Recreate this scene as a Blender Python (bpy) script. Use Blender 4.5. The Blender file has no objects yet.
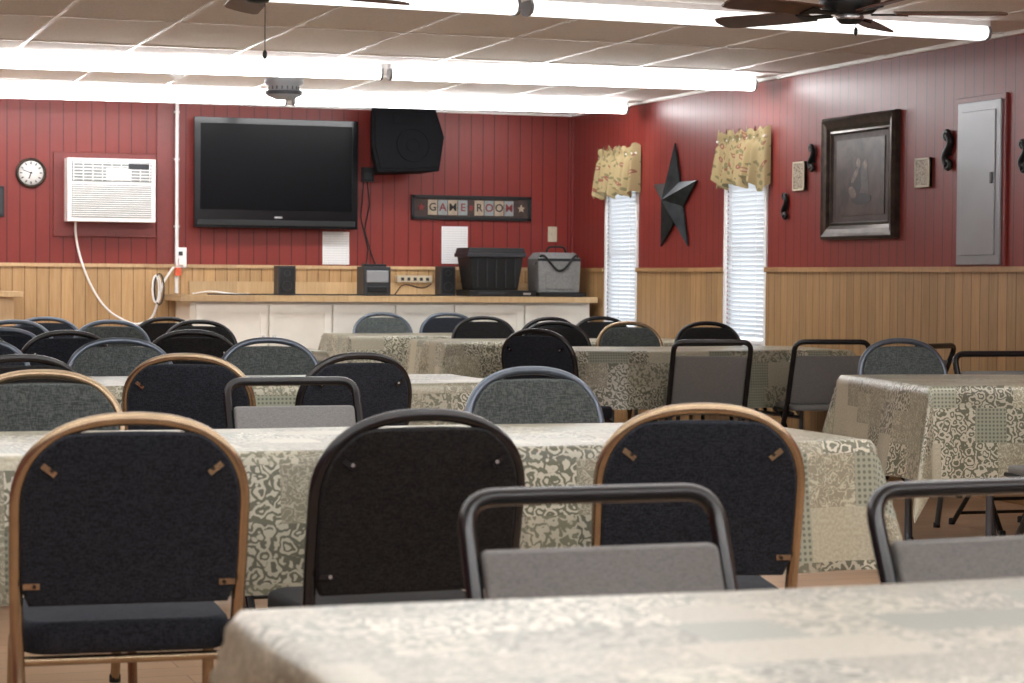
import bpy, math, random
from mathutils import Vector, Matrix
random.seed(4)
S=bpy.context.scene
S.view_settings.view_transform='Standard'
S.view_settings.look='None'
S.view_settings.exposure=1.42
XR=6.21; YB=16.33; ZC=2.44; XL=-2.6; YF=-2.5
# ---------------------------------------------------------------- node helper
class NT:
    def __init__(s,name):
        s.m=bpy.data.materials.new(name); s.m.use_nodes=True
        s.t=s.m.node_tree; s.b=s.t.nodes['Principled BSDF']; s.o=s.t.nodes['Material Output']
    def n(s,typ,**k):
        nd=s.t.nodes.new(typ)
        for a,b in k.items(): setattr(nd,a,b)
        return nd
    def l(s,a,b): s.t.links.new(a,b)
    def put(s,sock,v):
        if isinstance(v,bpy.types.NodeSocket): s.l(v,sock)
        elif isinstance(v,(tuple,list)) and len(v)==3 and sock.type=='RGBA': sock.default_value=(*v,1)
        else: sock.default_value=v
    def math(s,op,a,b=None,c=None):
        nd=s.n('ShaderNodeMath',operation=op)
        s.put(nd.inputs[0],a)
        if b is not None: s.put(nd.inputs[1],b)
        if c is not None: s.put(nd.inputs[2],c)
        return nd.outputs[0]
    def mix(s,f,a,b,blend='MIX'):
        nd=s.n('ShaderNodeMix',data_type='RGBA',blend_type=blend)
        s.put(nd.inputs[0],f); s.put(nd.inputs[6],a); s.put(nd.inputs[7],b)
        return nd.outputs[2]
    def noise(s,vec,scale,detail=2,rough=.5,dist=0):
        nd=s.n('ShaderNodeTexNoise'); nd.inputs['Scale'].default_value=scale
        nd.inputs['Detail'].default_value=detail; nd.inputs['Roughness'].default_value=rough
        nd.inputs['Distortion'].default_value=dist
        if vec is not None: s.l(vec,nd.inputs['Vector'])
        return nd.outputs[0]
    def map(s,vec,scale=(1,1,1),loc=(0,0,0),rot=(0,0,0)):
        nd=s.n('ShaderNodeMapping'); nd.inputs['Scale'].default_value=scale
        nd.inputs['Location'].default_value=loc; nd.inputs['Rotation'].default_value=rot
        s.l(vec,nd.inputs[0]); return nd.outputs[0]
    def pos(s): return s.n('ShaderNodeNewGeometry').outputs['Position']
    def obj(s): return s.n('ShaderNodeTexCoord').outputs['Object']
    def xyz(s,v):
        nd=s.n('ShaderNodeSeparateXYZ'); s.l(v,nd.inputs[0]); return nd.outputs
    def comb(s,x,y,z=0.0):
        nd=s.n('ShaderNodeCombineXYZ'); s.put(nd.inputs[0],x); s.put(nd.inputs[1],y); s.put(nd.inputs[2],z); return nd.outputs[0]
    def smooth(s,v,a,b,c=0.,d=1.):
        nd=s.n('ShaderNodeMapRange'); s.l(v,nd.inputs[0])
        for i,x in enumerate((a,b,c,d)): nd.inputs[i+1].default_value=x
        return nd.outputs[0]
    def bump(s,h,strength=.3,dist=.01):
        nd=s.n('ShaderNodeBump'); nd.inputs['Strength'].default_value=strength; nd.inputs['Distance'].default_value=dist
        s.l(h,nd.inputs['Height']); s.l(nd.outputs[0],s.b.inputs['Normal'])
    def set(s,col=None,rough=None,metal=None,spec=None,coat=None,emit=None,es=None):
        I=s.b.inputs
        if col is not None: s.put(I['Base Color'],col)
        if rough is not None: s.put(I['Roughness'],rough)
        if metal is not None: I['Metallic'].default_value=metal
        if spec is not None: I['Specular IOR Level'].default_value=spec
        if coat is not None: I['Coat Weight'].default_value=coat
        if emit is not None:
            s.put(I['Emission Color'],emit); I['Emission Strength'].default_value=es
        return s.m
def simple(name,col,rough=.5,metal=0.,spec=.5,var=.08,scale=30,coat=None,bump=0):
    t=NT(name); nz=t.noise(t.obj(),scale,3)
    f=t.smooth(nz,.3,.7,1-var,1+var)
    c=t.mix(1.0,col,t.comb(f,f,f),'MULTIPLY')
    t.set(c,rough,metal,spec,coat)
    if bump: t.bump(nz,bump,.004)
    return t.m
def grooves(t,x,period,cs,w):
    tot=None
    for c in cs:
        v=t.math('FRACT',t.math('ADD',t.math('DIVIDE',x,period),c))
        v=t.math('ABSOLUTE',t.math('SUBTRACT',v,.5))
        v=t.math('LESS_THAN',v,w)
        tot=v if tot is None else t.math('MAXIMUM',tot,v)
    return tot
def m_redwall(axis):
    t=NT('red_panel_paint_%s'%axis); p=t.pos(); o=t.xyz(p); x=o[0] if axis=='x' else o[1]
    g=grooves(t,x,.405,(.03,.27,.52,.80),.0085)
    nz=t.noise(p,1.3,3); nz2=t.noise(t.map(p,(14,14,.8)),4,3)
    base=t.mix(t.smooth(nz,.3,.7),(.185,.023,.018),(.228,.031,.024))
    base=t.mix(t.smooth(nz2,.35,.75,0,.25),base,(.165,.019,.015))
    c=t.mix(g,base,(.065,.008,.007))
    t.set(c,.38,0,.36); h=t.math('SUBTRACT',t.math('MULTIPLY',nz2,.15),g); t.bump(h,.4,.004)
    return t.m
def m_wood(name,axis,c1,c2,board=.088,gw=.03,rough=.4,grooved=True):
    t=NT(name); p=t.pos(); o=t.xyz(p); x=o[0] if axis=='x' else o[1]
    cell=t.math('FLOOR',t.math('DIVIDE',x,board))
    wn=t.n('ShaderNodeTexWhiteNoise',noise_dimensions='1D'); t.l(cell,wn.inputs['W'])
    sc=(18,18,1.2)
    off=t.n('ShaderNodeVectorMath',operation='ADD'); t.l(t.map(p,sc),off.inputs[0]); t.l(t.comb(wn.outputs[0],0.,t.math('MULTIPLY',wn.outputs[0],9.)),off.inputs[1])
    gr=t.noise(off.outputs[0],2.5,5,.6,1.2)
    base=t.mix(t.smooth(gr,.3,.7),c1,c2)
    f=t.smooth(wn.outputs[0],0,1,.82,1.1)
    base=t.mix(1.,base,t.comb(f,f,f),'MULTIPLY')
    if grooved:
        g=grooves(t,x,board,(.5,),gw)
        base=t.mix(g,base,(c1[0]*.35,c1[1]*.3,c1[2]*.25))
        t.bump(t.math('SUBTRACT',1.,g),.5,.004)
    t.set(base,rough); return t.m
M={}
M['redx']=m_redwall('x'); M['redy']=m_redwall('y')
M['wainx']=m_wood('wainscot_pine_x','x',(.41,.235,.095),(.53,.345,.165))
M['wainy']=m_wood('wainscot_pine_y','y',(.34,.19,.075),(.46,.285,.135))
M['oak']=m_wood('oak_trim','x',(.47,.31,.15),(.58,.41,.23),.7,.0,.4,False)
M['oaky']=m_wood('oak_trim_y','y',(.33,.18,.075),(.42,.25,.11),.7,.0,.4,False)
M['redtrim']=simple('red_trim_paint',(.17,.021,.017),.4)
t=NT('laminate_floor'); p=t.pos(); br=t.n('ShaderNodeTexBrick'); t.l(p,br.inputs['Vector'])
br.inputs['Scale'].default_value=1; br.inputs['Brick Width'].default_value=1.2; br.inputs['Row Height'].default_value=.13
br.inputs['Mortar Size'].default_value=.002; br.inputs['Color1'].default_value=(.42,.28,.17,1); br.inputs['Color2'].default_value=(.55,.39,.26,1); br.inputs['Mortar'].default_value=(.1,.05,.03,1)
gr=t.noise(t.map(p,(1.5,22,1)),3,4,.6,.8); t.set(t.mix(t.smooth(gr,.3,.7,0,.5),br.outputs[0],(.32,.19,.11)),.3); M['floor']=t.m
t=NT('ceiling_tile'); p=t.pos(); nz=t.noise(p,90,2); nl=t.noise(p,.9,2)
c=t.mix(t.smooth(nz,.55,.66),(.94,.93,.92),(.82,.80,.78)); c=t.mix(t.smooth(nl,.35,.7,0,.3),c,(.90,.87,.83)); t.set(c,.9); t.bump(nz,.2,.003); M['ceil']=t.m
M['white']=simple('white_enamel',(.86,.85,.84),.35,var=.03)
M['cream']=simple('cream_cabinet_paint',(.80,.77,.69),.4,var=.04,scale=6)
M['paper']=simple('paper_white',(.75,.75,.73),.8,var=.02)
t=NT('paper_print'); p=t.obj(); o=t.xyz(p); rowv=t.math('FRACT',t.math('MULTIPLY',o[2],55.)); ln=t.math('GREATER_THAN',rowv,.62)
wd=t.noise(t.map(p,(160,1,0)),1,1); txt=t.math('MULTIPLY',ln,t.math('GREATER_THAN',wd,.48)); t.set(t.mix(t.math('MULTIPLY',txt,.3),(.75,.75,.75),(.2,.2,.22)),.8); M['print']=t.m
M['gold']=simple('champagne_gold_tube',(.36,.27,.175),.26,.85,var=.08)
M['blackm']=simple('black_powdercoat',(.008,.008,.010),.24,.0,.5)
M['gun']=simple('blue_grey_tube',(.12,.145,.18),.28,.6)
def fabric(name,c1,c2,sc=450,rough=.85):
    t=NT(name); o=t.obj(); a=t.noise(t.map(o,(1,1,.18)),sc,2); b=t.noise(t.map(o,(.18,1,1)),sc,2)
    f=t.math('ADD',t.math('MULTIPLY',a,.5),t.math('MULTIPLY',b,.5)); l=t.noise(o,25,3)
    c=t.mix(t.smooth(f,.42,.58),c1,c2); c=t.mix(t.smooth(l,.3,.7,0,.25),c,c1)
    t.set(c,rough,0,.2); t.bump(f,.35,.002); return t.m
M['navy']=fabric('navy_upholstery',(.007,.009,.013),(.027,.031,.041))
M['charc']=fabric('charcoal_upholstery',(.005,.005,.006),(.022,.021,.021))
M['sage']=fabric('grey_green_upholstery',(.045,.055,.056),(.115,.13,.125),260)
M['greyp']=fabric('grey_vinyl_pad',(.145,.143,.137),(.205,.202,.195),500,.6)
M['rubber']=simple('black_rubber',(.01,.01,.01),.7)
M['plastic']=simple('black_plastic',(.008,.009,.010),.4,0,.4)
M['grille']=simple('black_speaker_grille',(.003,.003,.004),.8,0,.12)
M['dgrey']=simple('dark_grey_plastic',(.02,.022,.027),.45)
M['gloss']=simple('gloss_black_bezel',(.005,.005,.006),.15,0,.2,var=.01)
M['screen']=simple('tv_screen_glass',(.002,.002,.003),.3,0,.08,var=.01)
M['silver']=simple('silver_metal',(.50,.50,.51),.3,.9)
M['steelp']=simple('grey_panel_enamel',(.25,.26,.275),.35,.2,var=.05,scale=4)
M['galv']=simple('galvanised_star',(.032,.037,.041),.38,.75,var=.4,scale=12)
M['bronze']=simple('bronze_frame',(.042,.03,.022),.3,.6,var=.5,scale=18)
M['beige']=simple('beige_plastic',(.52,.46,.34),.45)
M['grey']=simple('cooler_grey',(.19,.19,.185),.8,var=.15,scale=60)
M['bladew']=simple('walnut_blade',(.085,.034,.02),.35,var=.35,scale=9)
M['iron']=simple('black_iron',(.010,.010,.010),.45,.4)
M['orange']=simple('orange_tag',(.65,.10,.04),.5)
M['brownwood']=simple('sign_brown',(.042,.022,.017),.6,var=.3,scale=20)
M['tan']=simple('tile_tan',(.38,.30,.22),.7,var=.15)
M['tred']=simple('tile_red',(.20,.025,.023),.7,var=.15)
M['lgrey']=simple('tile_greyblue',(.25,.275,.275),.7,var=.15)
M['tabletop']=simple('laminate_table_grey',(.30,.28,.26),.5)
t=NT('fluorescent_lens'); t.set((.9,.9,.9),.5,emit=(.985,.99,1.),es=8.8); M['lamp']=t.m
t=NT('fluorescent_lens_dim'); t.set((.9,.9,.9),.4,emit=(1.,.985,.97),es=.9); M['lampoff']=t.m
t=NT('blind_slat'); t.set((.80,.81,.80),.5); tr=t.n('ShaderNodeBsdfTranslucent'); tr.inputs[0].default_value=(.85,.88,.92,1)
mx=t.n('ShaderNodeMixShader'); mx.inputs[0].default_value=.45; t.l(t.b.outputs[0],mx.inputs[1]); t.l(tr.outputs[0],mx.inputs[2]); t.l(mx.outputs[0],t.o.inputs[0]); M['slat']=t.m
# floral valance
t=NT('floral_valance_fabric'); uv=t.n('ShaderNodeTexCoord').outputs['UV']
v1=t.n('ShaderNodeTexVoronoi'); t.l(t.map(uv,(7,7,1)),v1.inputs['Vector']); v1.inputs['Scale'].default_value=1
v2=t.n('ShaderNodeTexVoronoi'); t.l(t.map(uv,(12,12,1),(3.3,1.7,0)),v2.inputs['Vector']); v2.inputs['Scale'].default_value=1
c=t.mix(t.math('LESS_THAN',v2.outputs['Distance'],.36),(.345,.265,.135),(.17,.15,.07))
c=t.mix(t.math('LESS_THAN',v1.outputs['Distance'],.28),c,(.22,.085,.05)); c=t.mix(t.math('LESS_THAN',v1.outputs['Distance'],.16),c,(.36,.25,.16)); t.set(c,.85); M['floral']=t.m
# patchwork tablecloth
t=NT('patchwork_tablecloth'); uv=t.n('ShaderNodeTexCoord').outputs['UV']; o=t.xyz(uv)
row=t.math('FLOOR',t.math('DIVIDE',o[1],.135)); w1=t.n('ShaderNodeTexWhiteNoise',noise_dimensions='1D'); t.l(row,w1.inputs['W'])
xs=t.math('ADD',t.math('DIVIDE',o[0],.165),t.math('MULTIPLY',w1.outputs[0],3.))
xs=t.math('ADD',xs,t.math('MULTIPLY',t.math('SINE',t.math('MULTIPLY',xs,2.1)),.22))
col=t.math('FLOOR',xs); wn=t.n('ShaderNodeTexWhiteNoise',noise_dimensions='2D'); t.l(t.comb(col,row),wn.inputs['Vector']); w=wn.outputs['Value']
wc=t.xyz(wn.outputs['Color'])
cream=(.49,.465,.375); olive=(.112,.114,.076); khaki=(.225,.21,.15)
vd=t.noise(uv,40,1,.5); dv=t.n('ShaderNodeVectorMath',operation='ADD'); t.l(uv,dv.inputs[0]); t.l(t.comb(t.math('MULTIPLY',vd,.025),t.math('MULTIPLY',vd,-.025)),dv.inputs[1])
vo=t.n('ShaderNodeTexVoronoi',feature='F1'); t.l(dv.outputs[0],vo.inputs['Vector']); vo.inputs['Scale'].default_value=30
ang=t.noise(uv,52,1,.5,.5)
rings=t.smooth(t.math('SINE',t.math('ADD',t.math('MULTIPLY',vo.outputs['Distance'],17.),t.math('MULTIPLY',ang,6.))),-.22,.22)
p1=t.mix(rings,cream,olive)
nz=t.noise(uv,46,1,.4,1.8); vines=t.smooth(t.math('ABSOLUTE',t.math('SUBTRACT',nz,.5)),.03,.065,1.,0.)
p2=t.mix(vines,khaki,(.44,.415,.32))
leaf=t.smooth(t.noise(uv,55,1,.4,1.2),.48,.54); p5=t.mix(leaf,(.41,.385,.30),(.155,.155,.105))
dx=t.math('SUBTRACT',t.math('FRACT',t.math('MULTIPLY',o[0],66.)),.5); dy=t.math('SUBTRACT',t.math('FRACT',t.math('MULTIPLY',o[1],66.)),.5)
dd=t.math('ADD',t.math('MULTIPLY',dx,dx),t.math('MULTIPLY',dy,dy)); p3=t.mix(t.math('LESS_THAN',dd,.09),(.27,.28,.215),(.11,.12,.09))
p4=t.mix(t.smooth(t.noise(uv,120,2),.35,.65),(.42,.40,.31),(.33,.305,.225))
c=t.mix(t.math('GREATER_THAN',w,.27),p1,p5); c=t.mix(t.math('GREATER_THAN',w,.50),c,p2); c=t.mix(t.math('GREATER_THAN',w,.70),c,p3); c=t.mix(t.math('GREATER_THAN',w,.84),c,p4)
f=t.smooth(wc[1],0,1,.70,1.1); c=t.mix(1.,c,t.comb(f,f,t.math('MULTIPLY',f,.98)),'MULTIPLY')
t.set(c,.34,0,.6); M['cloth']=t.m
# painting
t=NT('painting_canvas'); p=t.obj(); n1=t.noise(p,7,4,.6,1.5); n2=t.noise(p,3,2)
c=t.mix(t.smooth(n1,.35,.65),(.015,.010,.008),(.07,.042,.028)); c=t.mix(t.smooth(n2,.5,.7,0,.6),c,(.10,.07,.058)); t.set(c,.35); M['paint']=t.m
M['pskin']=simple('painted_figure_light',(.15,.10,.08),.4,var=.5,scale=25); M['pdark']=simple('painted_figure_dark',(.010,.008,.009),.4,var=.5,scale=25); M['pblue']=simple('painted_grey',(.065,.056,.056),.4,var=.5,scale=25)
t=NT('scroll_tile'); p=t.obj(); n1=t.noise(p,28,1,.4,2.); t.set(t.mix(t.math('LESS_THAN',t.math('ABSOLUTE',t.math('SUBTRACT',n1,.5)),.05),(.38,.32,.23),(.13,.08,.05)),.5); M['tile']=t.m
# ---------------------------------------------------------------- mesh builder
class MB:
    def __init__(s): s.v=[];s.f=[];s.mi=[];s.sm=[];s.mats=[];s.uv={}
    def mat(s,k):
        if k not in s.mats: s.mats.append(k)
        return s.mats.index(k)
    def add(s,vs,fs,k,smooth=False):
        o=len(s.v); s.v+= [tuple(v) for v in vs]; i=s.mat(k)
        for f in fs: s.f.append([a+o for a in f]); s.mi.append(i); s.sm.append(smooth)
    def box(s,a,b,k,mtx=None):
        x0,y0,z0=a;x1,y1,z1=b
        vs=[Vector(q) for q in ((x0,y0,z0),(x1,y0,z0),(x1,y1,z0),(x0,y1,z0),(x0,y0,z1),(x1,y0,z1),(x1,y1,z1),(x0,y1,z1))]
        if mtx: vs=[mtx@v for v in vs]
        s.add(vs,[(0,3,2,1),(4,5,6,7),(0,1,5,4),(1,2,6,5),(2,3,7,6),(3,0,4,7)],k)
    def tube(s,path,r,k,n=8,closed=False,ry=None):
        P=[Vector(p) for p in path];N=len(P);vs=[];fs=[]
        T=[]
        for i in range(N):
            if closed: d=P[(i+1)%N]-P[i-1]
            else: d=P[min(i+1,N-1)]-P[max(i-1,0)]
            T.append(d.normalized())
        ref=Vector((0,1,0)) if abs(T[0].y)<.9 else Vector((1,0,0))
        nrm=(ref-T[0]*ref.dot(T[0])).normalized()
        for i in range(N):
            nrm=(nrm-T[i]*nrm.dot(T[i])).normalized(); b=T[i].cross(nrm)
            for j in range(n):
                a=2*math.pi*j/n; vs.append(P[i]+nrm*math.cos(a)*(ry or r)+b*math.sin(a)*r)
        for i in range(N if closed else N-1):
            for j in range(n):
                a=i*n+j;b2=i*n+(j+1)%n;c=((i+1)%N)*n+(j+1)%n;d=((i+1)%N)*n+j
                fs.append((a,b2,c,d))
        s.add(vs,fs,k,True)
        if not closed:
            s.add(vs[:n],[tuple(range(n))[::-1]],k); s.add(vs[-n:],[tuple(range(n))],k)
    def pad(s,outline,fn,t,k,r=.012,dome=.006,kb=None):
        cx=sum(p[0] for p in outline)/len(outline);cz=sum(p[1] for p in outline)/len(outline);n=len(outline)
        prof=[(r,-t/2),(r*.3,-t/2+r*.3),(0,-t/2+r),(0,t/2-r),(r*.3,t/2-r*.3),(r,t/2)]
        vs=[];fs=[]
        for ins,d in prof:
            for x,z in outline:
                L=math.hypot(x-cx,z-cz);q=1-ins/max(L,1e-4); vs.append(fn(cx+(x-cx)*q,cz+(z-cz)*q,d))
        for i in range(5):
            for j in range(n):
                fs.append((i*n+j,i*n+(j+1)%n,(i+1)*n+(j+1)%n,(i+1)*n+j))
        s.add(vs,fs,k,True)
        for base,d,rev,kk in ((0,-t/2-dome,True,kb or k),(5*n,t/2+dome,False,k)):
            ring=vs[base:base+n]; mid=[fn(cx+(x-cx)*.6,cz+(z-cz)*.6,d-(dome*.25 if d>0 else -dome*.25)) for x,z in outline]
            vv=ring+mid+[fn(cx,cz,d)]; ff=[]
            for j in range(n):
                q=(j,(j+1)%n,n+(j+1)%n,n+j); ff.append(q[::-1] if rev else q)
                q=(n+j,n+(j+1)%n,2*n); ff.append(q[::-1] if rev else q)
            s.add(vv,ff,kk,True)
    def lathe(s,prof,c,k,n=24,axis='z',smooth=True):
        vs=[];fs=[];m=len(prof)
        for r,h in prof:
            for j in range(n):
                a=2*math.pi*j/n;x,y=r*math.cos(a),r*math.sin(a)
                if axis=='z': q=(c[0]+x,c[1]+y,c[2]+h)
                elif axis=='y': q=(c[0]+x,c[1]+h,c[2]+y)
                else: q=(c[0]+h,c[1]+x,c[2]+y)
                vs.append(q)
        for i in range(m-1):
            for j in range(n): fs.append((i*n+j,i*n+(j+1)%n,(i+1)*n+(j+1)%n,(i+1)*n+j))
        s.add(vs,fs,k,smooth); s.add(vs[:n],[tuple(range(n))[::-1]],k); s.add(vs[-n:],[tuple(range(n))],k)
    def prism(s,pts,fn,d0,d1,k):
        n=len(pts);vs=[fn(x,z,d0) for x,z in pts]+[fn(x,z,d1) for x,z in pts]
        s.add(vs,[tuple(range(n))[::-1],tuple(range(n,2*n))]+[(j,(j+1)%n,n+(j+1)%n,n+j) for j in range(n)],k)
    def mesh(s,name):
        me=bpy.data.meshes.new(name); me.from_pydata(s.v,[],s.f)
        for k in s.mats: me.materials.append(M[k])
        me.polygons.foreach_set('material_index',s.mi); me.polygons.foreach_set('use_smooth',s.sm); me.update()
        import bmesh
        bm=bmesh.new(); bm.from_mesh(me); bmesh.ops.recalc_face_normals(bm,faces=bm.faces); bm.to_mesh(me); bm.free()
        return me
def put(me,name,loc=(0,0,0),rot=0,parent=None,bevel=0,scale=1):
    o=bpy.data.objects.new(name,me); S.collection.objects.link(o); o.location=loc; o.rotation_euler=(0,0,rot); o.scale=(scale,)*3
    if parent: o.parent=parent
    if bevel:
        b=o.modifiers.new('bevel','BEVEL'); b.width=bevel; b.segments=2; b.limit_method='ANGLE'
    return o
def obj(mb,name,bevel=0,center=True,parent=None):
    me=mb.mesh(name); loc=(0,0,0)
    if center and parent is None:
        xs=[v.co for v in me.vertices]; c=Vector([(min(v[i] for v in xs)+max(v[i] for v in xs))/2 for i in range(3)])
        me.transform(Matrix.Translation(-c)); loc=c
    return put(me,name,loc,0,parent,bevel)
def empty(name,loc=(0,0,0),rot=0):
    o=bpy.data.objects.new(name,None); S.collection.objects.link(o); o.location=loc; o.rotation_euler=(0,0,rot); o.empty_display_size=.1; return o
def fillet(pts,r,seg=5):
    P=[Vector(p) for p in pts];out=[P[0]]
    for i in range(1,len(P)-1):
        a=(P[i-1]-P[i]);b=(P[i+1]-P[i]);rr=min(r,a.length*.49,b.length*.49)
        p0=P[i]+a.normalized()*rr;p1=P[i]+b.normalized()*rr
        for j in range(seg+1):
            u=j/seg; out.append(p0*(1-u)**2+P[i]*2*u*(1-u)+p1*u*u)
    out.append(P[-1]); return out
def rrect(x0,z0,x1,z1,r,seg=4):
    out=[]
    for cx,cz,a0 in ((x1-r,z1-r,0),(x0+r,z1-r,90),(x0+r,z0+r,180),(x1-r,z0+r,270)):
        for i in range(seg+1):
            a=math.radians(a0+90*i/seg); out.append((cx+r*math.cos(a),cz+r*math.sin(a)))
    return out
# ---------------------------------------------------------------- room shell
b=MB(); b.box((XL-.1,YF-.1,-.1),(XR+.1,YB+.1,0),'floor'); obj(b,'floor')
b=MB(); b.box((XL-.1,YF-.1,ZC),(XR+.1,YB+.1,ZC+.1),'ceil'); obj(b,'ceiling')
b=MB(); b.box((XL-.1,YB,0),(XR+.1,YB+.1,ZC),'redx'); obj(b,'wall_back')
b=MB(); b.box((XL-.1,YF-.1,0),(XR+.1,YF,ZC),'redx'); obj(b,'wall_front')
b=MB(); b.box((XL-.1,YF,0),(XL,YB,ZC),'redy'); obj(b,'wall_left')
WIN=[(15.00,15.58),(12.84,13.42)]; WZ0,WZ1=.72,1.98
b=MB(); ys=[YF]; 
for y0,y1 in sorted(WIN): ys+=[y0,y1]
ys.append(YB)
for i in range(0,len(ys),2): b.box((XR,ys[i],0),(XR+.1,ys[i+1],ZC),'redy')
for y0,y1 in WIN:
    b.box((XR,y0,0),(XR+.1,y1,WZ0),'redy'); b.box((XR,y0,WZ1),(XR+.1,y1,ZC),'redy')
obj(b,'wall_right')
# wainscot + caps
b=MB(); b.box((XL,YB-.012,.1),(XR,YB,1.20),'wainx'); b.box((XL,YB-.028,1.20),(XR,YB,1.225),'oak'); obj(b,'trim_1')
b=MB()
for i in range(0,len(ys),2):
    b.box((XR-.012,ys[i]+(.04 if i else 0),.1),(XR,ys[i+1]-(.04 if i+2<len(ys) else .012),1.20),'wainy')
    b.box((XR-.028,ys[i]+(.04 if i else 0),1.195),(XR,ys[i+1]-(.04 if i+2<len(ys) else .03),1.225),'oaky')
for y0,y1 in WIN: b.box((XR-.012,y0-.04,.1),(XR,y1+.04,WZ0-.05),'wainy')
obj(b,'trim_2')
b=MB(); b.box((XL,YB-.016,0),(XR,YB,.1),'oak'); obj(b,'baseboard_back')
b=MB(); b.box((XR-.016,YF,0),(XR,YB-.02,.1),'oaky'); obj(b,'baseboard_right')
b=MB(); b.box((XR-.022,YB-.022,1.225),(XR,YB,ZC),'redtrim'); b.box((2.90,YB-.02,1.225),(3.00,YB,ZC),'redtrim'); obj(b,'trim_3')
# ceiling T-bar grid
b=MB(); y=YF+.3
while y<YB: b.box((XL,y-.012,ZC-.006),(XR,y+.012,ZC),'white'); y+=1.22
x=XR-.45
while x>XL: b.box((x-.012,YF,ZC-.005),(x+.012,YB,ZC),'white'); x-=.61
b.box((XL,YB-.025,ZC-.02),(XR,YB,ZC),'white'); b.box((XR-.025,YF,ZC-.02),(XR,YB,ZC),'white'); obj(b,'trim_4')
# windows
for i,(y0,y1) in enumerate(WIN):
    b=MB(); f=.03
    for a,c in (((XR+.03,y0,WZ0),(XR+.08,y0+f,WZ1)),((XR+.03,y1-f,WZ0),(XR+.08,y1,WZ1)),((XR+.03,y0,WZ0),(XR+.08,y1,WZ0+f)),((XR+.03,y0,WZ1-f),(XR+.08,y1,WZ1)),((XR+.04,y0,1.33),(XR+.07,y1,1.36))): b.box(a,c,'white')
    for a,c in (((XR-.012,y0-.035,WZ0-.05),(XR,y0,WZ1+.04)),((XR-.012,y1,WZ0-.05),(XR,y1+.035,WZ1+.04)),((XR-.02,y0-.04,WZ0-.05),(XR+.02,y1+.04,WZ0))): b.box(a,c,'redtrim' if a[2]>10 else 'white')
    obj(b,'window_%d'%(i+1))
    b=MB(); b.box((XR-.025,y0+.005,WZ1-.05),(XR+.02,y1-.005,WZ1-.005),'white'); z=WZ1-.06
    while z>WZ0+.03:
        m=Matrix.Translation((XR-.002,0,z))@Matrix.Rotation(math.radians(56),4,'Y'); b.box((-.0165,y0+.008,-.0007),(.0165,y1-.008,.0007),'slat',m); z-=.030
    b.box((XR-.014,y0+.008,WZ0+.01),(XR+.01,y1-.008,WZ0+.025),'white')
    for yy in (y0+.1,y1-.1): b.tube([(XR-.018,yy,WZ0+.02),(XR-.018,yy,WZ1-.02)],.0012,'white',5)
    obj(b,'window_blind')
    # valance
    b=MB(); Y0,Y1=y0-.09,y1+.09; NU,NV=120,14; vs=[];uvs=[]; ph=i*1.7
    for v in range(NV+1):
        for u in range(NU+1):
            s=u/NU; q=v/NV
            edge=min(1,min(s,1-s)/.04)
            fold=math.sin(s*2*math.pi*7+ph+.6*math.sin(s*11))+.4*math.sin(s*2*math.pi*15+ph)
            gath=abs(q-.83)<.05
            amp=.008 if gath else (.026*(1-q)+.012)
            xx=XR-.012-edge*(.055+amp*fold+.02*(1-q)+(.0 if not gath else -.012))
            zt=2.12+.014*math.sin(s*2*math.pi*12+ph)+.01*math.sin(s*43); zb=1.775+.028*math.cos(s*2*math.pi*3+ph)+.012*fold-(.03 if (s<.1 or s>.9) else 0)
            vs.append((xx,Y0+(Y1-Y0)*s,zb+(zt-zb)*q)); uvs.append((s*1.6,q*.8))
    W=NU+1; fs=[(v*W+u,v*W+u+1,(v+1)*W+u+1,(v+1)*W+u) for v in range(NV) for u in range(NU)]
    b.add(vs,fs,'floral',True); b.tube([(XR-.045,Y0+.01,2.065),(XR-.045,Y1-.01,2.065)],.008,'white'); me=b.mesh('valance')
    L=me.uv_layers.new(name='UV')
    for lp in me.loops:
        if lp.vertex_index<len(uvs): L.data[lp.index].uv=uvs[lp.vertex_index]
    put(me,'window_valance')
# ---------------------------------------------------------------- fluorescent fixtures
def fixture(x0,y0,x1,y1,k):
    d=Vector((x1-x0,y1-y0,0)); L=d.length; b=MB()
    b.box((-L/2,-.050,ZC-.028),(L/2,.050,ZC),'white'); 
    pr=[(.044,ZC-.026),(.058,ZC-.042),(.060,ZC-.060),(.050,ZC-.080),(.025,ZC-.091),(-.025,ZC-.091),(-.050,ZC-.080),(-.060,ZC-.060),(-.058,ZC-.042),(-.044,ZC-.026)]
    b.prism(pr,lambda yy,z,dd:Vector((dd,yy,z)),-L/2+.012,L/2-.012,k)
    pr2=[(a*1.08,c if c>ZC-.03 else c-.004) for a,c in pr]
    for e in (-L/2,L/2-.016): b.prism(pr2,lambda yy,z,dd:Vector((dd,yy,z)),e,e+.016,'steelp')
    me=b.mesh('fixture'); put(me,'fluorescent_light_fixture',((x0+x1)/2,(y0+y1)/2,0),math.atan2(d.y,d.x))
def rowfix(xa,ya,xb,yb,k,n):
    for i in range(n):
        f0=i/n+.003;f1=(i+1)/n-.003
        fixture(xa+(xb-xa)*f0,ya+(yb-ya)*f0,xa+(xb-xa)*f1,ya+(yb-ya)*f1,k)
rowfix(-1.3,15.75,6.10,14.9,'lamp',3); rowfix(-1.1,13.4,6.10,12.75,'lamp',3)
rowfix(-1.65,9.35,5.87,9.62,'lampoff',3)
for yy in (6.6,3.9,1.2,-1.2): rowfix(-1.4,yy,5.95,yy,'lamp',3)  # rows added out of view to light the room near the camera
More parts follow.
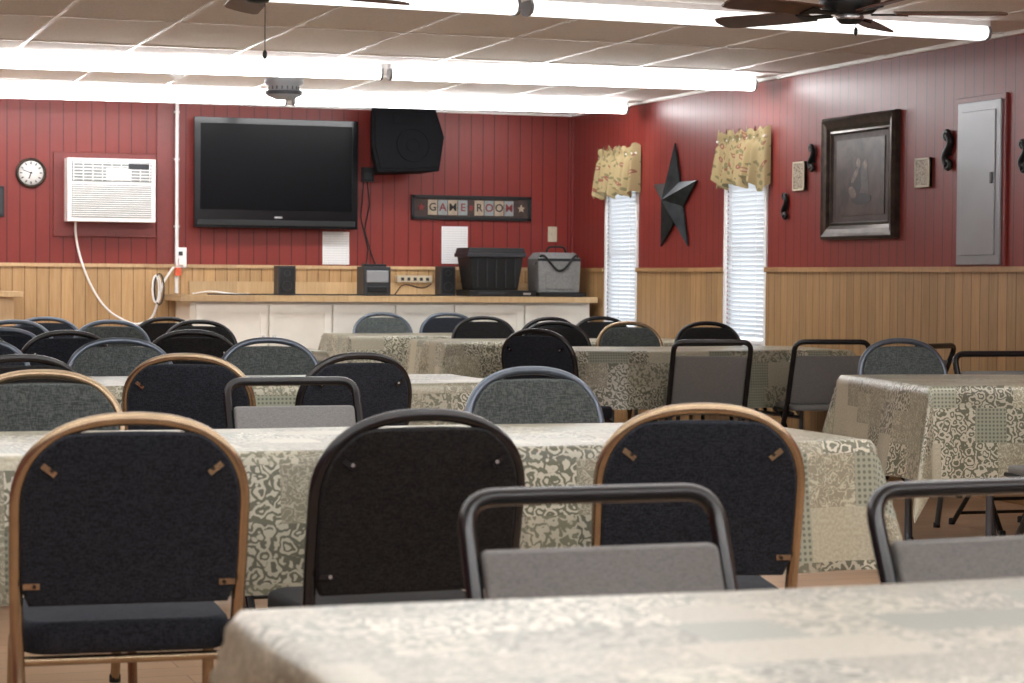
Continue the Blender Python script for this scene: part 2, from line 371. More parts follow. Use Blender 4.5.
# ---------------------------------------------------------------- ceiling fans
def fan(cx,cy,a0,chain,dr):
    Z=ZC-dr
    E=empty('ceiling_fan',(cx,cy,0)); b=MB()
    b.lathe([(.075,ZC-.001),(.075,ZC-.03),(.05,ZC-.04),(.05,Z-.045),(.11,Z-.05),(.125,Z-.075),(.125,Z-.125),(.10,Z-.15),(.055,Z-.155),(.055,Z-.18),(.04,Z-.195),(.001,Z-.20)],(0,0,0),'plastic',32)
    b.lathe([(.127,Z-.085),(.13,Z-.10),(.127,Z-.115)],(0,0,0),'iron',32)
    b.lathe([(.056,Z-.160),(.062,Z-.17),(.056,Z-.18)],(0,0,0),'silver',32)
    put(b.mesh('motor'),'motor_housing',parent=E)
    z=Z-.155
    for i in range(5):
        a=math.radians(a0+72*i); b=MB()
        R=Matrix.Rotation(a,4,'Z')@Matrix.Translation((0,0,z))@Matrix.Rotation(math.radians(12),4,'X')
        b.prism([(.09,-.02),(.17,-.018),(.24,-.045),(.24,.045),(.17,.018),(.09,.02)],lambda x,y,d:R@Vector((x,y,d)),-.006,.0,'iron')
        out=[(.19,-.058),(.35,-.069),(.60,-.072),(.645,-.058),(.66,-.02),(.66,.02),(.645,.058),(.60,.072),(.35,.069),(.19,.058)]
        b.prism(out,lambda x,y,d:R@Vector((x,y,d)),.0,.007,'bladew'); put(b.mesh('blade'),'blade_%d'%(i+1),parent=E)
    b=MB(); b.tube([(.03,0,Z-.19),(.03,0,Z-.19-chain)],.0022,'iron',5); b.lathe([(.004,0),(.009,-.01),(.009,-.025),(.003,-.035)],(.03,0,Z-.19-chain),'iron',8); put(b.mesh('chain'),'pull_chain',parent=E)
fan(4.42,8.35,-22,.02,.012); fan(1.90,8.48,12,.19,.030)
# ---------------------------------------------------------------- tables
def table(x0,x1,y0,y1,seed,ov=.33,fl=1.0,rot=0):
    rnd=random.Random(seed); cx,cy=(x0+x1)/2,(y0+y1)/2; hx,hy=(x1-x0)/2,(y1-y0)/2; E=empty('banquet_table',(cx,cy,0),math.radians(rot))
    b=MB(); b.box((-hx+.004,-hy+.004,.705),(hx-.004,hy-.004,.735),'tabletop'); put(b.mesh('tabletop'),'tabletop',parent=E,bevel=.004)
    for sgn in (-1,1):
        b=MB(); X=sgn*(hx-.28)
        b.tube(fillet([(X,-hy+.08,.70),(X,-hy+.08,.014),(X,hy-.08,.014),(X,hy-.08,.70)],.06),.014,'gun'); b.tube([(X,-hy+.08,.35),(X,hy-.08,.35)],.011,'gun')
        b.tube([(X,0,.36),(X-sgn*.35,0,.70)],.010,'gun'); put(b.mesh('legs'),'leg_frame_%d'%(1 if sgn<0 else 2),parent=E)
    ph=[rnd.uniform(0,6.28) for _ in range(8)]; zt=.742
    def fine(h):
        n=int(2*h/.028); m=16
        return [-h-ov*(1-i/m) for i in range(m)]+[-h+2*h*i/n for i in range(n+1)]+[h+ov*(i+1)/m for i in range(m)]
    U=fine(hx);V=fine(hy); vs=[];uvs=[]
    def ripple(s,k): return math.sin(s*9+ph[k])+.6*math.sin(s*17+ph[k+1])+.35*math.sin(s*31+ph[k+2])
    for v in V:
        for u in U:
            du=max(0,abs(u)-hx);dv=max(0,abs(v)-hy);su=1 if u>0 else -1;sv=1 if v>0 else -1
            bx=max(-hx,min(hx,u));by=max(-hy,min(hy,v));z=zt
            if du==0 and dv==0:
                z=zt+.0015*math.sin(u*5+ph[0])*math.sin(v*7+ph[1]); x,y=bx,by
            elif dv==0 or du==0:
                d=du+dv; k=d/ov; s=(v if du>0 else u)
                kk=0 if du>0 else 3
                dist_c=(hy-abs(v)) if du>0 else (hx-abs(u)); near=math.exp(-dist_c/.10)
                off=.012*min(1,d/.02)+fl*(.030*k+.016*k*ripple(s+(su if du>0 else sv)*3,kk)*(1-near))
                z=zt-d+.01*min(1,d/.02)*.6 ; x,y=bx,by
                if du>0: x+=su*off
                else: y+=sv*off
            else:
                r=math.hypot(du,dv); a=math.atan2(dv,du); k=r/ov
                lob=math.exp(-((a-math.pi/4+.12*math.sin(ph[6]))/.30)**2)
                off=.012*min(1,r/.02)+fl*.030*min(k,1.2)+.20*r*lob
                x=bx+su*off*math.cos(a);y=by+sv*off*math.sin(a); z=zt-math.sqrt(max(0,r*r-(.2*r*lob)**2))+.006*min(1,r/.02)
            vs.append((x,y,z)); uvs.append((u+seed*.731,v+seed*.413))
    W=len(U); fs=[(j*W+i,j*W+i+1,(j+1)*W+i+1,(j+1)*W+i) for j in range(len(V)-1) for i in range(W-1)]
    b=MB(); b.add(vs,fs,'cloth',True); me=b.mesh('tablecloth'); L=me.uv_layers.new(name='UV')
    for lp in me.loops: L.data[lp.index].uv=uvs[lp.vertex_index]
    put(me,'tablecloth',parent=E)
TB=[(.57,3.00,1.88,2.62,2.0),(.20,2.71,4.98,5.75,1.2),(.36,2.80,8.02,8.79,1),(.55,2.99,11.62,12.38,1),(4.38,6.05,7.36,8.34,1),(4.32,6.06,11.37,12.13,1),(4.12,5.95,13.02,13.76,1),(3.88,5.71,14.40,15.14,1)]
for i,tb in enumerate(TB): table(*tb[:4],seed=i+1,fl=tb[4],ov=(.38 if i==4 else .33),rot=(-7 if i==4 else 0))
# ---------------------------------------------------------------- chairs
def yb(z): return .05-.09*(.45-z)/.45 if z<.45 else .05-.10*(z-.45)/.44
def sup(a,r,zb,n,N,e=2.35):
    out=[]
    for i in range(N+1):
        t=math.pi-math.pi*i/N; c,s=math.cos(t),math.sin(t)
        out.append((a*math.copysign(abs(c)**(2/e),c),zb+r*abs(s)**(2/e)))
    return out
def banquet(fk,pk):
    b=MB(); a=.220
    arch=sup(a,.175,.695,0,30)
    pts=[(-.205,0.0),(-.208,.15),(-.212,.35),(-.216,.46),(-.219,.58)]+arch+[(.219,.58),(.216,.46),(.212,.35),(.208,.15),(.205,0)]
    b.tube([(x,yb(z),z) for x,z in pts],.0135,fk,10)
    inn=[(x*.965,min(z-.004,.841+.004*(1-(x/.13)**2))) for x,z in sup(a,.175,.695,0,30)]; out=inn+[(.211,.58),(.207,.53),(.194,.500),(-.194,.500),(-.207,.53),(-.211,.58)]
    b.pad(out,lambda x,z,d:Vector((x,yb(z)+d,z)),.036,pk,.007,.004)
    for sx in (-1,1):
        for z,xx,an in ((.772,.160,38),(.542,.190,0)):
            m=Matrix.Translation((sx*xx,yb(z)-.024,z))@Matrix.Rotation(math.radians(-sx*an),4,'Y'); b.box((-.016,-.003,-.006),(.016,.003,.006),fk,m)
            b.lathe([(.004,-.004),(.003,-.001),(.001,0)],(sx*(xx-.006),yb(z)-.028,z),'silver' if fk!='gold' else 'bronze',8,'y')
        b.tube(fillet([(sx*.212,.045,.39),(sx*.205,.40,.39),(sx*.210,.445,0)],.05),.0125,fk,8)
        b.lathe([(.016,0),(.016,.02),(.012,.025)],(sx*.210,.445,0),'rubber',10); b.lathe([(.016,0),(.016,.02),(.012,.025)],(sx*.205,yb(0),0),'rubber',10)
    b.tube([(-.208,.37,.382),(.208,.37,.382)],.010,fk); b.tube([(-.208,.09,.382),(.208,.09,.382)],.010,fk)
    b.pad(rrect(-.209,.055,.209,.445,.06),lambda x,y,d:Vector((x,y,.430+d)),.066,pk,.016,.008)
    return b.mesh('banquet_chair_mesh')
def folding():
    b=MB(); w=.213
    def yy(z): return -.075+(.80-z)*.42 if z>.43 else .08+(.43-z)*.72
    zt=.806
    path=fillet([(-w,yy(0),0),(-w,yy(.43),.43),(-w,yy(zt),zt),(w,yy(zt),zt),(w,yy(.43),.43),(w,yy(0),0)],.055,7)
    b.tube(path,.0145,'blackm',10)
    b.pad(rrect(-.198,.455,.198,.728,.012),lambda x,z,d:Vector((x,yy(z)+.010+d,z)),.026,'greyp',.007,.006)
    for sx in (-1,1):
        b.tube([(sx*(w-.03),.30,.415),(sx*(w-.03),-.13,.0)],.0115,'blackm'); b.tube([(sx*(w-.012),.0,.405),(sx*(w-.012),.36,.42)],.009,'blackm')
        b.lathe([(.016,0),(.016,.025),(.012,.03)],(sx*w,yy(0),0),'rubber',10); b.lathe([(.015,0),(.015,.025),(.011,.03)],(sx*(w-.03),-.13,0),'rubber',10)
    b.tube([(-w+.03,-.07,.06),(w-.03,-.07,.06)],.008,'blackm'); b.tube([(-w,yy(.16),.16),(w,yy(.16),.16)],.008,'blackm')
    b.pad(rrect(-.195,.02,.195,.39,.05),lambda x,y,d:Vector((x,y,.435+d)),.035,'greyp',.010,.006)
    return b.mesh('folding_chair_mesh')
BM={}
for nm,fk,pk in (('g','gold','navy'),('k','blackm','charc'),('b','gun','sage'),('n','blackm','navy'),('s','gold','sage'),('m','gun','navy')): BM[nm]=banquet(fk,pk)
FM=folding()
def ch(k,x,y,deg=0):  # deg 0 = seat toward the back wall; 180 = seat toward the camera end
    if k=='f': put(FM,'folding_chair',(x,y,0),math.radians(deg))
    else: put(BM[k],'banquet_chair',(x,y,0),math.radians(deg))
for c in [('g',.715,4.30,-4),('k',1.30,4.30,2),('g',1.96,4.37,-14),
 ('s',.78,6.17,176),('b',2.24,6.18,186),('f',1.68,6.90,180),
 ('g',1.44,7.46,-24),('n',2.03,7.50,14),('k',.86,7.42,4),
 ('b',1.49,9.22,176),('b',2.13,9.22,184),('m',.9,9.24,178),
 ('n',1.44,10.55,6),('k',2.06,10.62,-8),('n',.98,10.6,10),('m',1.2,11.05,0),
 ('m',1.47,12.83,180),('b',2.02,12.83,176),('k',2.55,12.86,185),('m',1.75,13.7,170),('k',2.5,13.8,10),
 ('b',4.44,15.57,180),('m',4.95,15.57,180),('k',4.76,14.18,176),('n',5.15,14.02,8),
 ('n',3.93,10.80,-52),('k',4.68,12.57,178),('s',5.17,12.57,184),('k',5.70,12.57,178),('k',5.62,14.17,182),
 ('f',4.97,10.95,-12),('f',5.69,10.95,-10),('b',5.04,8.95,180),('f',5.56,8.95,178),('f',5.85,10.2,30),
 ('f',1.27,3.17,180),('f',1.95,3.12,184),('f',4.70,6.85,0)]: ch(*c)
# ---------------------------------------------------------------- back wall objects
b=MB() # tv
x0,x1,z0,z1=3.155,4.405,1.50,2.32; Yt=YB-.10
b.box((x0,Yt-.05,z0),(x1,Yt,z1),'gloss'); b.box((x0+.045,Yt-.053,z0+.135),(x1-.045,Yt-.045,z1-.045),'screen')
b.box((x0+.2,Yt,z0+.15),(x1-.2,Yt+.03,z1-.15),'plastic'); b.box((3.6,Yt+.03,1.75),(4.0,YB,2.1),'plastic')
b.box((x0+.02,Yt-.056,z0+.02),(x1-.02,Yt-.05,z0+.06),'plastic'); b.box((3.76,Yt-.058,z0+.075),(3.82,Yt-.05,z0+.088),'silver')
obj(b,'wall_mounted_television',.006)
b=MB() # pa speaker
hexo=[(4.57,2.41),(5.07,2.41),(5.13,2.20),(5.08,1.94),(4.60,1.92),(4.56,2.12)]
m=Matrix.Translation((4.72,YB-.36,2.19))@Matrix.Rotation(math.radians(-8),4,'X')
b.prism([(x-4.85,z-2.2) for x,z in hexo],lambda x,z,d:m@Vector((x*(1-.25*(d<0)),-d,z*(1-.12*(d<0)))),-.22,.08,'grille')
b.prism([((x-4.85)*.92,(z-2.2)*.90) for x,z in hexo],lambda x,z,d:m@Vector((x,-d,z)),.08,.088,'grille')
def ring(cx,cz,r,w): b.tube([m@Vector((cx+r*math.cos(a*math.pi/12),-.09,cz+r*math.sin(a*math.pi/12))) for a in range(24)],w,'grille',6,True)
ring(.03,-.07,.125,.006); ring(.03,-.07,.05,.004)
b.box((-.12,-.094,.09),(.14,-.088,.17),'grille',m)
b.box((4.68,YB-.16,2.15),(4.78,YB,2.25),'iron'); obj(b,'pa_speaker',.005)
b=MB(); b.box((2.14,YB-.02,1.42),(2.89,YB,2.04),'redtrim'); obj(b,'trim_5',.004)
b=MB(); X0,X1,Z0,Z1=2.22,2.86,1.53,1.99; Y=YB-.19
b.box((X0,Y,Z0),(X1,YB-.02,Z1),'white')
b.box((X0+.03,Y-.004,Z1-.17),(X1-.03,Y,Z1-.025),'lgrey'); b.box((X0+.28,Y-.008,Z1-.16),(X0+.46,Y-.003,Z1-.07),'white')
for i in range(6): z=Z1-.155+i*.023; b.box((X0+.035,Y-.012,z),(X1-.035,Y-.002,z+.008),'white')
for i in range(9): x=X0+.04+i*.069; b.box((x,Y-.013,Z1-.165),(x+.006,Y-.003,Z1-.03),'white')
b.box((X0+.03,Y-.003,Z0+.03),(X1-.03,Y,Z1-.19),'lgrey')
for i in range(15): z=Z0+.036+i*.0155; b.box((X0+.03,Y-.012,z),(X1-.03,Y-.002,z+.008),'white')
b.box((X1-.2,Y-.014,Z1-.075),(X1-.05,Y-.01,Z1-.035),'dgrey'); obj(b,'window_air_conditioner',.003)
b=MB(); cp=[(2.29,YB-.10,1.525),(2.30,YB-.06,1.42),(2.34,YB-.04,1.25),(2.42,YB-.04,1.05),(2.52,YB-.05,.90),(2.63,YB-.05,.82),(2.75,YB-.05,.78),(2.86,YB-.05,.83),(2.91,YB-.06,.98),(2.95,YB-.06,1.10),(3.03,YB-.07,1.22)]
cv=[]
for i in range(len(cp)-1):
    P=[Vector(cp[max(0,min(len(cp)-1,i+j))]) for j in (-1,0,1,2)]
    for q in range(5):
        u=q/5; cv.append(.5*((2*P[1])+(-P[0]+P[2])*u+(2*P[0]-5*P[1]+4*P[2]-P[3])*u*u+(-P[0]+3*P[1]-3*P[2]+P[3])*u**3))
b.tube(cv,.009,'white',6); obj(b,'electric_cord')
b=MB(); b.tube([(3.05,YB-.015,1.01),(3.05,YB-.015,ZC)],.014,'white'); 
for z in (1.5,2.0,2.35): b.box((3.03,YB-.01,z),(3.07,YB,z+.015),'white')
obj(b,'conduit_pipe')
b=MB(); b.box((3.04,YB-.04,1.20),(3.12,YB-.012,1.35),'white'); b.box((3.055,YB-.09,1.22),(3.10,YB-.04,1.27),'white'); b.box((3.03,YB-.07,1.14),(3.075,YB-.04,1.20),'orange'); b.box((3.06,YB-.05,1.29),(3.09,YB-.04,1.32),'dgrey'); obj(b,'wall_outlet',.003)
b=MB()
for k,(dx,rr) in enumerate(((0,.035),(.015,.045),(-.015,.03))):
    b.tube([(2.89+dx+rr*math.cos(a/16*6.283)*.8,YB-.09-.012*k,1.04+(rr+.07)*math.sin(a/16*6.283)) for a in range(16)],.006,'white' if k!=1 else 'dgrey',6,True)
obj(b,'coiled_cable')
# clock
b=MB(); c=(1.98,YB,1.88); b.lathe([(.108,-.001),(.110,-.02),(.104,-.032),(.092,-.030),(.088,-.022)],c,'bronze',40,'y'); b.lathe([(.089,-.018),(.089,-.0225),(.001,-.023)],c,'paper',40,'y')
for i in range(12):
    a=i*math.pi/6; m=Matrix.Translation((c[0],YB-.024,c[2]))@Matrix.Rotation(a,4,'Y'); b.box((-.004,-.001,.062),(.004,.001,.080),'plastic',m)
for a,L,w in ((200,.045,.004),(-70,.065,.003)):
    m=Matrix.Translation((c[0],YB-.026,c[2]))@Matrix.Rotation(math.radians(a),4,'Y'); b.box((-w,-.001,-.01),(w,.001,L),'plastic',m)
b.lathe([(.008,-.028),(.001,-.029)],c,'plastic',10,'y'); obj(b,'wall_clock')
b=MB(); b.box((1.66,YB-.02,1.56),(1.79,YB,1.78),'plastic'); b.box((1.675,YB-.023,1.58),(1.775,YB-.02,1.76),'dgrey'); obj(b,'picture_frame',.003)
for (xa,xb,za,zb,k) in ((4.17,4.38,1.235,1.485,'print'),(5.12,5.335,1.25,1.54,'print')):
    b=MB(); NN=6; vs=[];
    for i in range(NN+1):
        for j in range(NN+1):
            vs.append((xa+(xb-xa)*i/NN,YB-.003-.006*(1-j/NN)**2*(i%2*.4+.6),za+(zb-za)*j/NN))
    b.add(vs,[(i*(NN+1)+j,(i+1)*(NN+1)+j,(i+1)*(NN+1)+j+1,i*(NN+1)+j+1) for i in range(NN) for j in range(NN)],k,True); obj(b,'paper_notice')
b=MB(); b.box((4.47,YB-.05,1.87),(4.56,YB,1.98),'plastic'); b.box((4.485,YB-.053,1.89),(4.545,YB-.05,1.94),'dgrey'); b.tube([(4.52,YB-.01,1.87),(4.54,YB-.008,1.7),(4.50,YB-.008,1.5),(4.56,YB-.012,1.3),(4.60,YB-.04,1.2),(4.62,YB-.04,1.12)],.005,'rubber',6); b.tube([(4.49,YB-.01,1.87),(4.47,YB-.008,1.6),(4.53,YB-.01,1.35),(4.50,YB-.04,1.2),(4.52,YB-.04,1.12)],.005,'rubber',6); obj(b,'wall_control_box')
b=MB(); b.box((6.00,YB-.008,1.43),(6.075,YB,1.55),'beige'); b.box((6.03,YB-.016,1.475),(6.045,YB-.006,1.50),'beige'); obj(b,'light_switch',.002)
# sign
E=empty('game_room_sign',(5.36,YB,1.685)); b=MB(); w,h=.49,.095
b.box((-w,-.012,-h),(w,0,h),'brownwood')
for a,c in (((-w,-.03,-h),(w,0,-h+.025)),((-w,-.03,h-.025),(w,0,h)),((-w,-.03,-h),(-w+.025,0,h)),((w-.025,-.03,-h),(w,0,h))): b.box(a,c,'plastic')
put(b.mesh('frame'),'frame',parent=E,bevel=.003)
b=MB(); letters=[]; x=-.355; cols=['tan','lgrey','tan','lgrey',None,'tan','lgrey','tan','lgrey']; lcol=['plastic','tred','plastic','tred',None,'plastic','tred','plastic','tred']
for i,chv in enumerate('GAME ROOM'):
    if chv!=' ':
        b.box((x,-.018,-.058),(x+.074,-.011,.058),cols[i]); letters.append((chv,x+.037,lcol[i])); x+=.082
    else:
        b.box((x+.01,-.018,-.02),(x+.035,-.011,.02),'tred'); x+=.052
def starpts(r,r2,n=5): return [((r if i%2==0 else r2)*math.sin(i*math.pi/n),(r if i%2==0 else r2)*math.cos(i*math.pi/n)) for i in range(2*n)]
for sx,k in ((-.41,'tred'),(.41,'tan')): b.prism([(px+sx,pz) for px,pz in starpts(.032,.014)],lambda x,z,d:Vector((x,-d,z)),.011,.02,k)
put(b.mesh('tiles'),'letter_tiles',parent=E)
for i,(c_,lx,k) in enumerate(letters):
    cd=bpy.data.curves.new('l','FONT'); cd.body=c_; cd.size=.085; cd.align_x='CENTER'; cd.align_y='CENTER'; cd.extrude=.0015; cd.offset=.001
    to=bpy.data.objects.new('l',cd); S.collection.objects.link(to); bpy.context.view_layer.update()
    me=bpy.data.meshes.new_from_object(to.evaluated_get(bpy.context.evaluated_depsgraph_get())); bpy.data.objects.remove(to)
    me.materials.clear(); me.materials.append(M[k]); me.transform(Matrix.Translation((lx,-.0205,0))@Matrix.Rotation(math.pi/2,4,'X')); put(me,'letter_%d'%(i+1),parent=E)
# cabinet
b=MB(); b.box((3.04,15.74,.08),(6.13,YB-.03,.957),'cream'); b.box((3.08,15.80,0),(6.10,YB-.03,.08),'dgrey')
xs=[3.07,3.61,4.09,4.57,5.03,5.59,6.12]
for i in range(6):
    xa,xb=xs[i]+.009,xs[i+1]-.009; b.box((xa,15.722,.13),(xb,15.74,.935),'cream')
    for a,c in (((xa,15.712,.13),(xa+.05,15.722,.935)),((xb-.05,15.712,.13),(xb,15.722,.935)),((xa+.05,15.712,.875),(xb-.05,15.722,.935)),((xa+.05,15.712,.13),(xb-.05,15.722,.19))): b.box(a,c,'cream')
    kx=xb-.03 if i%2==0 else xa+.03; b.lathe([(.006,0),(.006,-.012),(.013,-.018),(.013,-.026),(.004,-.03)],(kx,15.712,.70),'silver',12,'y')
b.box((2.96,15.67,.957),(6.17,YB-.03,1.0),'oak'); obj(b,'base_cabinet')
b=MB(); b.box((3.14,YB-.055,1.001),(6.17,YB-.03,1.10),'oak'); obj(b,'trim_6')
b=MB(); b.box((.2,15.75,.98),(1.86,YB-.03,1.02),'oak'); b.box((.25,15.8,0),(1.80,YB-.03,.98),'oak'); obj(b,'side_counter',.003)
# counter items
ZT=1.001
def boxobj(name,x0,x1,z0,z1,y0,y1,k,extra=None,bv=.008):
    b=MB(); b.box((x0,y0,z0),(x1,y1,z1),k)
    if extra: extra(b)
    return obj(b,name,bv)
def spkx(x0,x1,z1,y):
    def e(b):
        cx=(x0+x1)/2
        b.box((x0+.01,y-.006,ZT+.02),(x1-.01,y,z1-.012),'plastic')
        for zz,r in ((ZT+.07,.035),(z1-.055,.022)): b.tube([(cx+r*math.cos(a*math.pi/8),y-.008,zz+r*math.sin(a*math.pi/8)) for a in range(16)],.003,'dgrey',5,True)
    return e
boxobj('computer_speaker',3.74,3.87,ZT,1.22,15.95,16.1,'dgrey',spkx(3.74,3.87,1.22,15.95))
boxobj('computer_speaker',5.05,5.17,ZT,1.23,16.12,16.26,'dgrey',spkx(5.05,5.17,1.23,16.12))
def e(b):
    b.box((4.40,15.89,1.10),(4.57,15.90,1.19),'steelp'); b.box((4.41,15.885,1.03),(4.56,15.90,1.07),'plastic'); b.box((4.40,15.95,1.21),(4.57,16.05,1.24),'plastic')
boxobj('label_printer',4.38,4.59,ZT,1.22,15.90,16.1,'dgrey',e)
def e(b):
    b.box((5.24,15.768,1.015),(5.45,15.772,1.035),'dgrey'); b.box((5.6,15.766,1.015),(5.66,15.772,1.03),'silver')
boxobj('dvd_player',5.17,5.70,ZT,1.048,15.77,16.1,'plastic',e,.003)
b=MB()
def frust(b,cx,cy,z0,z1,wx0,wy0,wx1,wy1,k):
    vs=[(cx-wx0,cy-wy0,z0),(cx+wx0,cy-wy0,z0),(cx+wx0,cy+wy0,z0),(cx-wx0,cy+wy0,z0),(cx-wx1,cy-wy1,z1),(cx+wx1,cy-wy1,z1),(cx+wx1,cy+wy1,z1),(cx-wx1,cy+wy1,z1)]
    b.add(vs,[(0,3,2,1),(4,5,6,7),(0,1,5,4),(1,2,6,5),(2,3,7,6),(3,0,4,7)],k)
frust(b,5.39,15.94,1.05,1.30,.18,.13,.215,.155,'plastic'); frust(b,5.39,15.94,1.30,1.33,.235,.17,.235,.17,'dgrey'); frust(b,5.39,15.94,1.33,1.37,.23,.165,.22,.155,'plastic')
for i in range(5): xx=5.39-.15+i*.075; b.box((xx-.004,15.785,1.07),(xx+.004,15.80,1.29),'dgrey')
obj(b,'storage_tote',.008)
b=MB(); frust(b,5.92,15.97,1.035,1.29,.165,.12,.175,.125,'grey'); frust(b,5.92,15.97,1.29,1.34,.175,.125,.14,.09,'grey')
b.box((5.81,15.845,1.06),(6.03,15.86,1.20),'grey'); b.box((5.745,15.84,1.275),(6.095,15.85,1.295),'plastic')
b.tube(fillet([(5.75,15.9,1.25),(5.775,15.84,1.34),(5.92,15.83,1.17),(6.065,15.84,1.34),(6.09,15.9,1.25)],.08),.010,'rubber',6); b.tube(fillet([(5.835,15.92,1.33),(5.855,15.92,1.385),(5.985,15.92,1.385),(6.005,15.92,1.33)],.03),.009,'rubber',6); obj(b,'cooler_bag',.02)
b=MB(); b.box((5.74,15.80,ZT),(6.11,16.12,1.012),'plastic')
for a,c in (((5.73,15.79,ZT),(6.12,15.80,1.034)),((5.73,16.12,ZT),(6.12,16.13,1.034)),((5.73,15.79,ZT),(5.74,16.13,1.034)),((6.11,15.79,ZT),(6.12,16.13,1.034))): b.box(a,c,'plastic')
b.box((5.78,15.85,1.012),(6.08,16.09,1.034),'plastic'); obj(b,'serving_tray',.002)
b=MB(); b.box((4.74,YB-.09,1.102),(5.02,YB-.03,1.155),'beige')
for i in range(5): b.box((4.77+i*.05,YB-.093,1.115),(4.795+i*.05,YB-.088,1.14),'dgrey')
obj(b,'outlet_strip',.003)
def wire(pts,r,k,name):
    b=MB(); b.tube(fillet(pts,.08,6),r,k,6); return obj(b,name)
wire([(3.2,15.9,1.008),(3.5,15.8,1.008),(3.72,15.90,1.008),(4.1,15.82,1.008),(4.35,15.85,1.008),(4.7,15.80,1.008),(5.0,15.95,1.008)],.006,'rubber','audio_cable')
wire([(4.65,16.0,1.008),(4.75,16.12,1.10),(4.9,16.1,1.05),(5.0,16.2,1.09)],.005,'rubber','audio_cable')
wire([(3.15,16.2,1.008),(3.25,16.0,1.03),(3.4,15.95,1.008),(3.55,16.1,1.008)],.006,'white','audio_cable')
# ceiling detector
b=MB(); b.lathe([(.13,0),(.13,-.03),(.10,-.05),(.10,-.075),(.12,-.08),(.115,-.11),(.06,-.135),(.001,-.14)],(3.36,14.2,ZC),'steelp',28)
for i in range(18):
    a=i*math.pi/9; b.box((-.004,.098,-.073),(.004,.104,-.052),'dgrey',Matrix.Translation((3.36,14.2,ZC))@Matrix.Rotation(a,4,'Z'))
b.lathe([(.122,-.082),(.124,-.09),(.119,-.105)],(3.36,14.2,ZC),'dgrey',28); obj(b,'smoke_detector')
b=MB(); b.lathe([(.06,0),(.06,-.02),(.035,-.035),(.02,-.05),(.001,-.055)],(2.60,13.95,ZC),'white',20); obj(b,'ceiling_sprinkler')
# ---------------------------------------------------------------- right wall objects
def rw(y,z,d): return Vector((XR-d,y,z))
b=MB(); cy,cz=14.27,1.70; pts=[(cy+px,cz+pz) for px,pz in starpts(.40,.155)]
vs=[rw(p_[0],p_[1],.022) for p_ in pts]+[rw(cy,cz,.12)]+[rw(p_[0],p_[1],.01) for p_ in pts]
b.add(vs,[(i,(i+1)%10,10) for i in range(10)]+[(i,(i+1)%10,11+(i+1)%10,11+i) for i in range(10)]+[tuple(range(11,21))[::-1]],'galv'); obj(b,'barn_star')
# framed painting
E=empty('framed_painting',(XR,11.55,1.755)); hw,hh=.45,.365
def fl(y,z,d): return Vector((-d,y,z))
b=MB(); prof=[(0,.0),(0,.035),(.018,.05),(.035,.042),(.06,.036),(.082,.022),(.095,.026),(.105,.014)]
vs=[];
for ins,d in prof:
    for sy,sz in ((-1,-1),(1,-1),(1,1),(-1,1)): vs.append(fl(sy*(hw-ins),sz*(hh-ins),d))
b.add(vs,[(i*4+j,i*4+(j+1)%4,(i+1)*4+(j+1)%4,(i+1)*4+j) for i in range(len(prof)-1) for j in range(4)],'bronze'); put(b.mesh('f'),'frame',parent=E)
b=MB(); b.box((-.012,-hw+.1,-hh+.1),(-.002,hw-.1,hh-.1),'brownwood'); put(b.mesh('m'),'mat_board',parent=E)
b=MB(); b.box((-.016,-hw+.155,-hh+.14),(-.012,hw-.155,hh-.14),'paint'); put(b.mesh('c'),'canvas',parent=E)
b=MB()
def ell(cy,cz,ry,rz,k,d,rot=0):
    pts=[]
    for i in range(18):
        a=i*math.pi/9; y_,z_=ry*math.cos(a),rz*math.sin(a); c_,s_=math.cos(rot),math.sin(rot); pts.append((cy+y_*c_-z_*s_,cz+y_*s_+z_*c_))
    b.prism(pts,fl,.0155,d,k)
ell(.03,-.02,.05,.11,'pdark',.0165,.2); ell(.02,.08,.025,.032,'pskin',.017); ell(-.06,-.03,.045,.12,'pblue',.0168,-.15); ell(-.07,.07,.024,.03,'pskin',.0172); ell(.06,.01,.02,.06,'pskin',.0174,.8); ell(-.02,-.13,.12,.035,'pdark',.0176); ell(.09,-.09,.05,.03,'pskin',.0178,.5)
put(b.mesh('fig'),'painted_figures',parent=E)
for (ya,yb2,za,zb) in ((12.26,12.42,1.70,1.88),(10.74,10.90,1.665,1.83)):
    b=MB(); b.box((XR-.02,ya,za),(XR,yb2,zb),'tile'); 
    for a,c in (((XR-.024,ya,za),(XR,ya+.012,zb)),((XR-.024,yb2-.012,za),(XR,yb2,zb)),((XR-.024,ya,za),(XR,yb2,za+.012)),((XR-.024,ya,zb-.012),(XR,yb2,zb))): b.box(a,c,'beige')
    obj(b,'decorative_wall_plaque',.002)
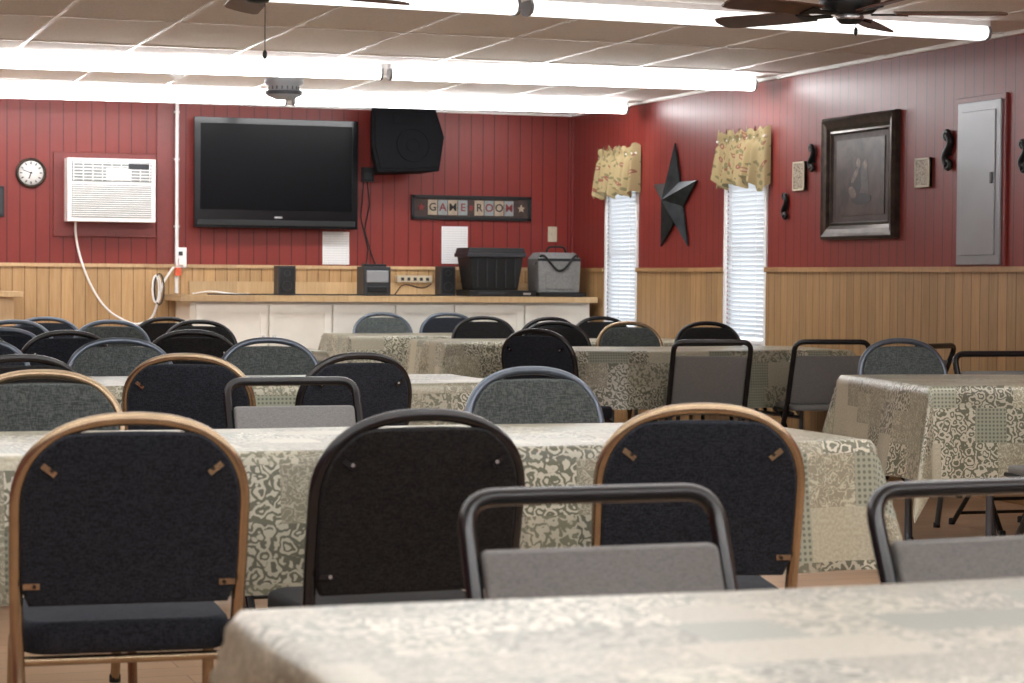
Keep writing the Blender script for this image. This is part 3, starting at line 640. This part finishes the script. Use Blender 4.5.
for cy,cz,sc in ((12.17,1.895,1.),(12.53,1.61,1.),(10.55,1.86,1.3),(9.80,1.79,1.)):
    b=MB(); pts=[]
    for i in range(40):
        u=i/39; pts.append(rw(cy+.022*math.sin(u*2*math.pi)*sc,cz+(u-.5)*.13*sc,.02))
    b.tube(pts,.016*sc,'iron',8)
    for s_ in (-1,1): b.tube([rw(cy+s_*.006+.018*sc*math.cos(a*math.pi/7),cz+s_*.062*sc+.016*sc*math.sin(a*math.pi/7),.02) for a in range(14)],.011*sc,'iron',6,True)
    b.box((XR-.012,cy-.015,cz-.03),(XR,cy+.015,cz+.03),'iron'); obj(b,'iron_wall_hook')
b=MB(); y0,y1,z0,z1=10.00,10.43,1.235,2.10
b.box((XR-.018,y0-.03,z0-.008),(XR,y1+.03,z1+.03),'redtrim'); b.box((XR-.03,y0,z0),(XR-.018,y1,z1),'steelp'); b.box((XR-.036,y0+.045,z0+.05),(XR-.03,y1-.045,z1-.05),'steelp')
b.box((XR-.042,y0+.06,1.66),(XR-.036,y0+.085,1.72),'dgrey'); obj(b,'electrical_panel',.003)
# ---------------------------------------------------------------- world + camera
w=bpy.data.worlds.new('world'); S.world=w; w.use_nodes=True; w.node_tree.nodes['Background'].inputs[0].default_value=(.90,.95,1,1); w.node_tree.nodes['Background'].inputs[1].default_value=1.1
F=2200.;th=math.atan(769/2200.);ph=math.atan((341.5-277.)/F);roll=.008
fw=Vector((math.sin(th)*math.cos(ph),math.cos(th)*math.cos(ph),-math.sin(ph))); rt=Vector((math.cos(th),-math.sin(th),0)); up=rt.cross(fw)
X=rt*math.cos(roll)+up*math.sin(roll); Y=up*math.cos(roll)-rt*math.sin(roll)
cd=bpy.data.cameras.new('camera'); cam=bpy.data.objects.new('camera',cd); S.collection.objects.link(cam)
cam.matrix_world=Matrix(((X.x,Y.x,-fw.x,0),(X.y,Y.y,-fw.y,0),(X.z,Y.z,-fw.z,1.15),(0,0,0,1)))
cd.sensor_width=36; cd.lens=F*36/1024; cd.clip_start=.05
cd.dof.use_dof=True; cd.dof.focus_distance=8.5; cd.dof.aperture_fstop=8
S.camera=cam
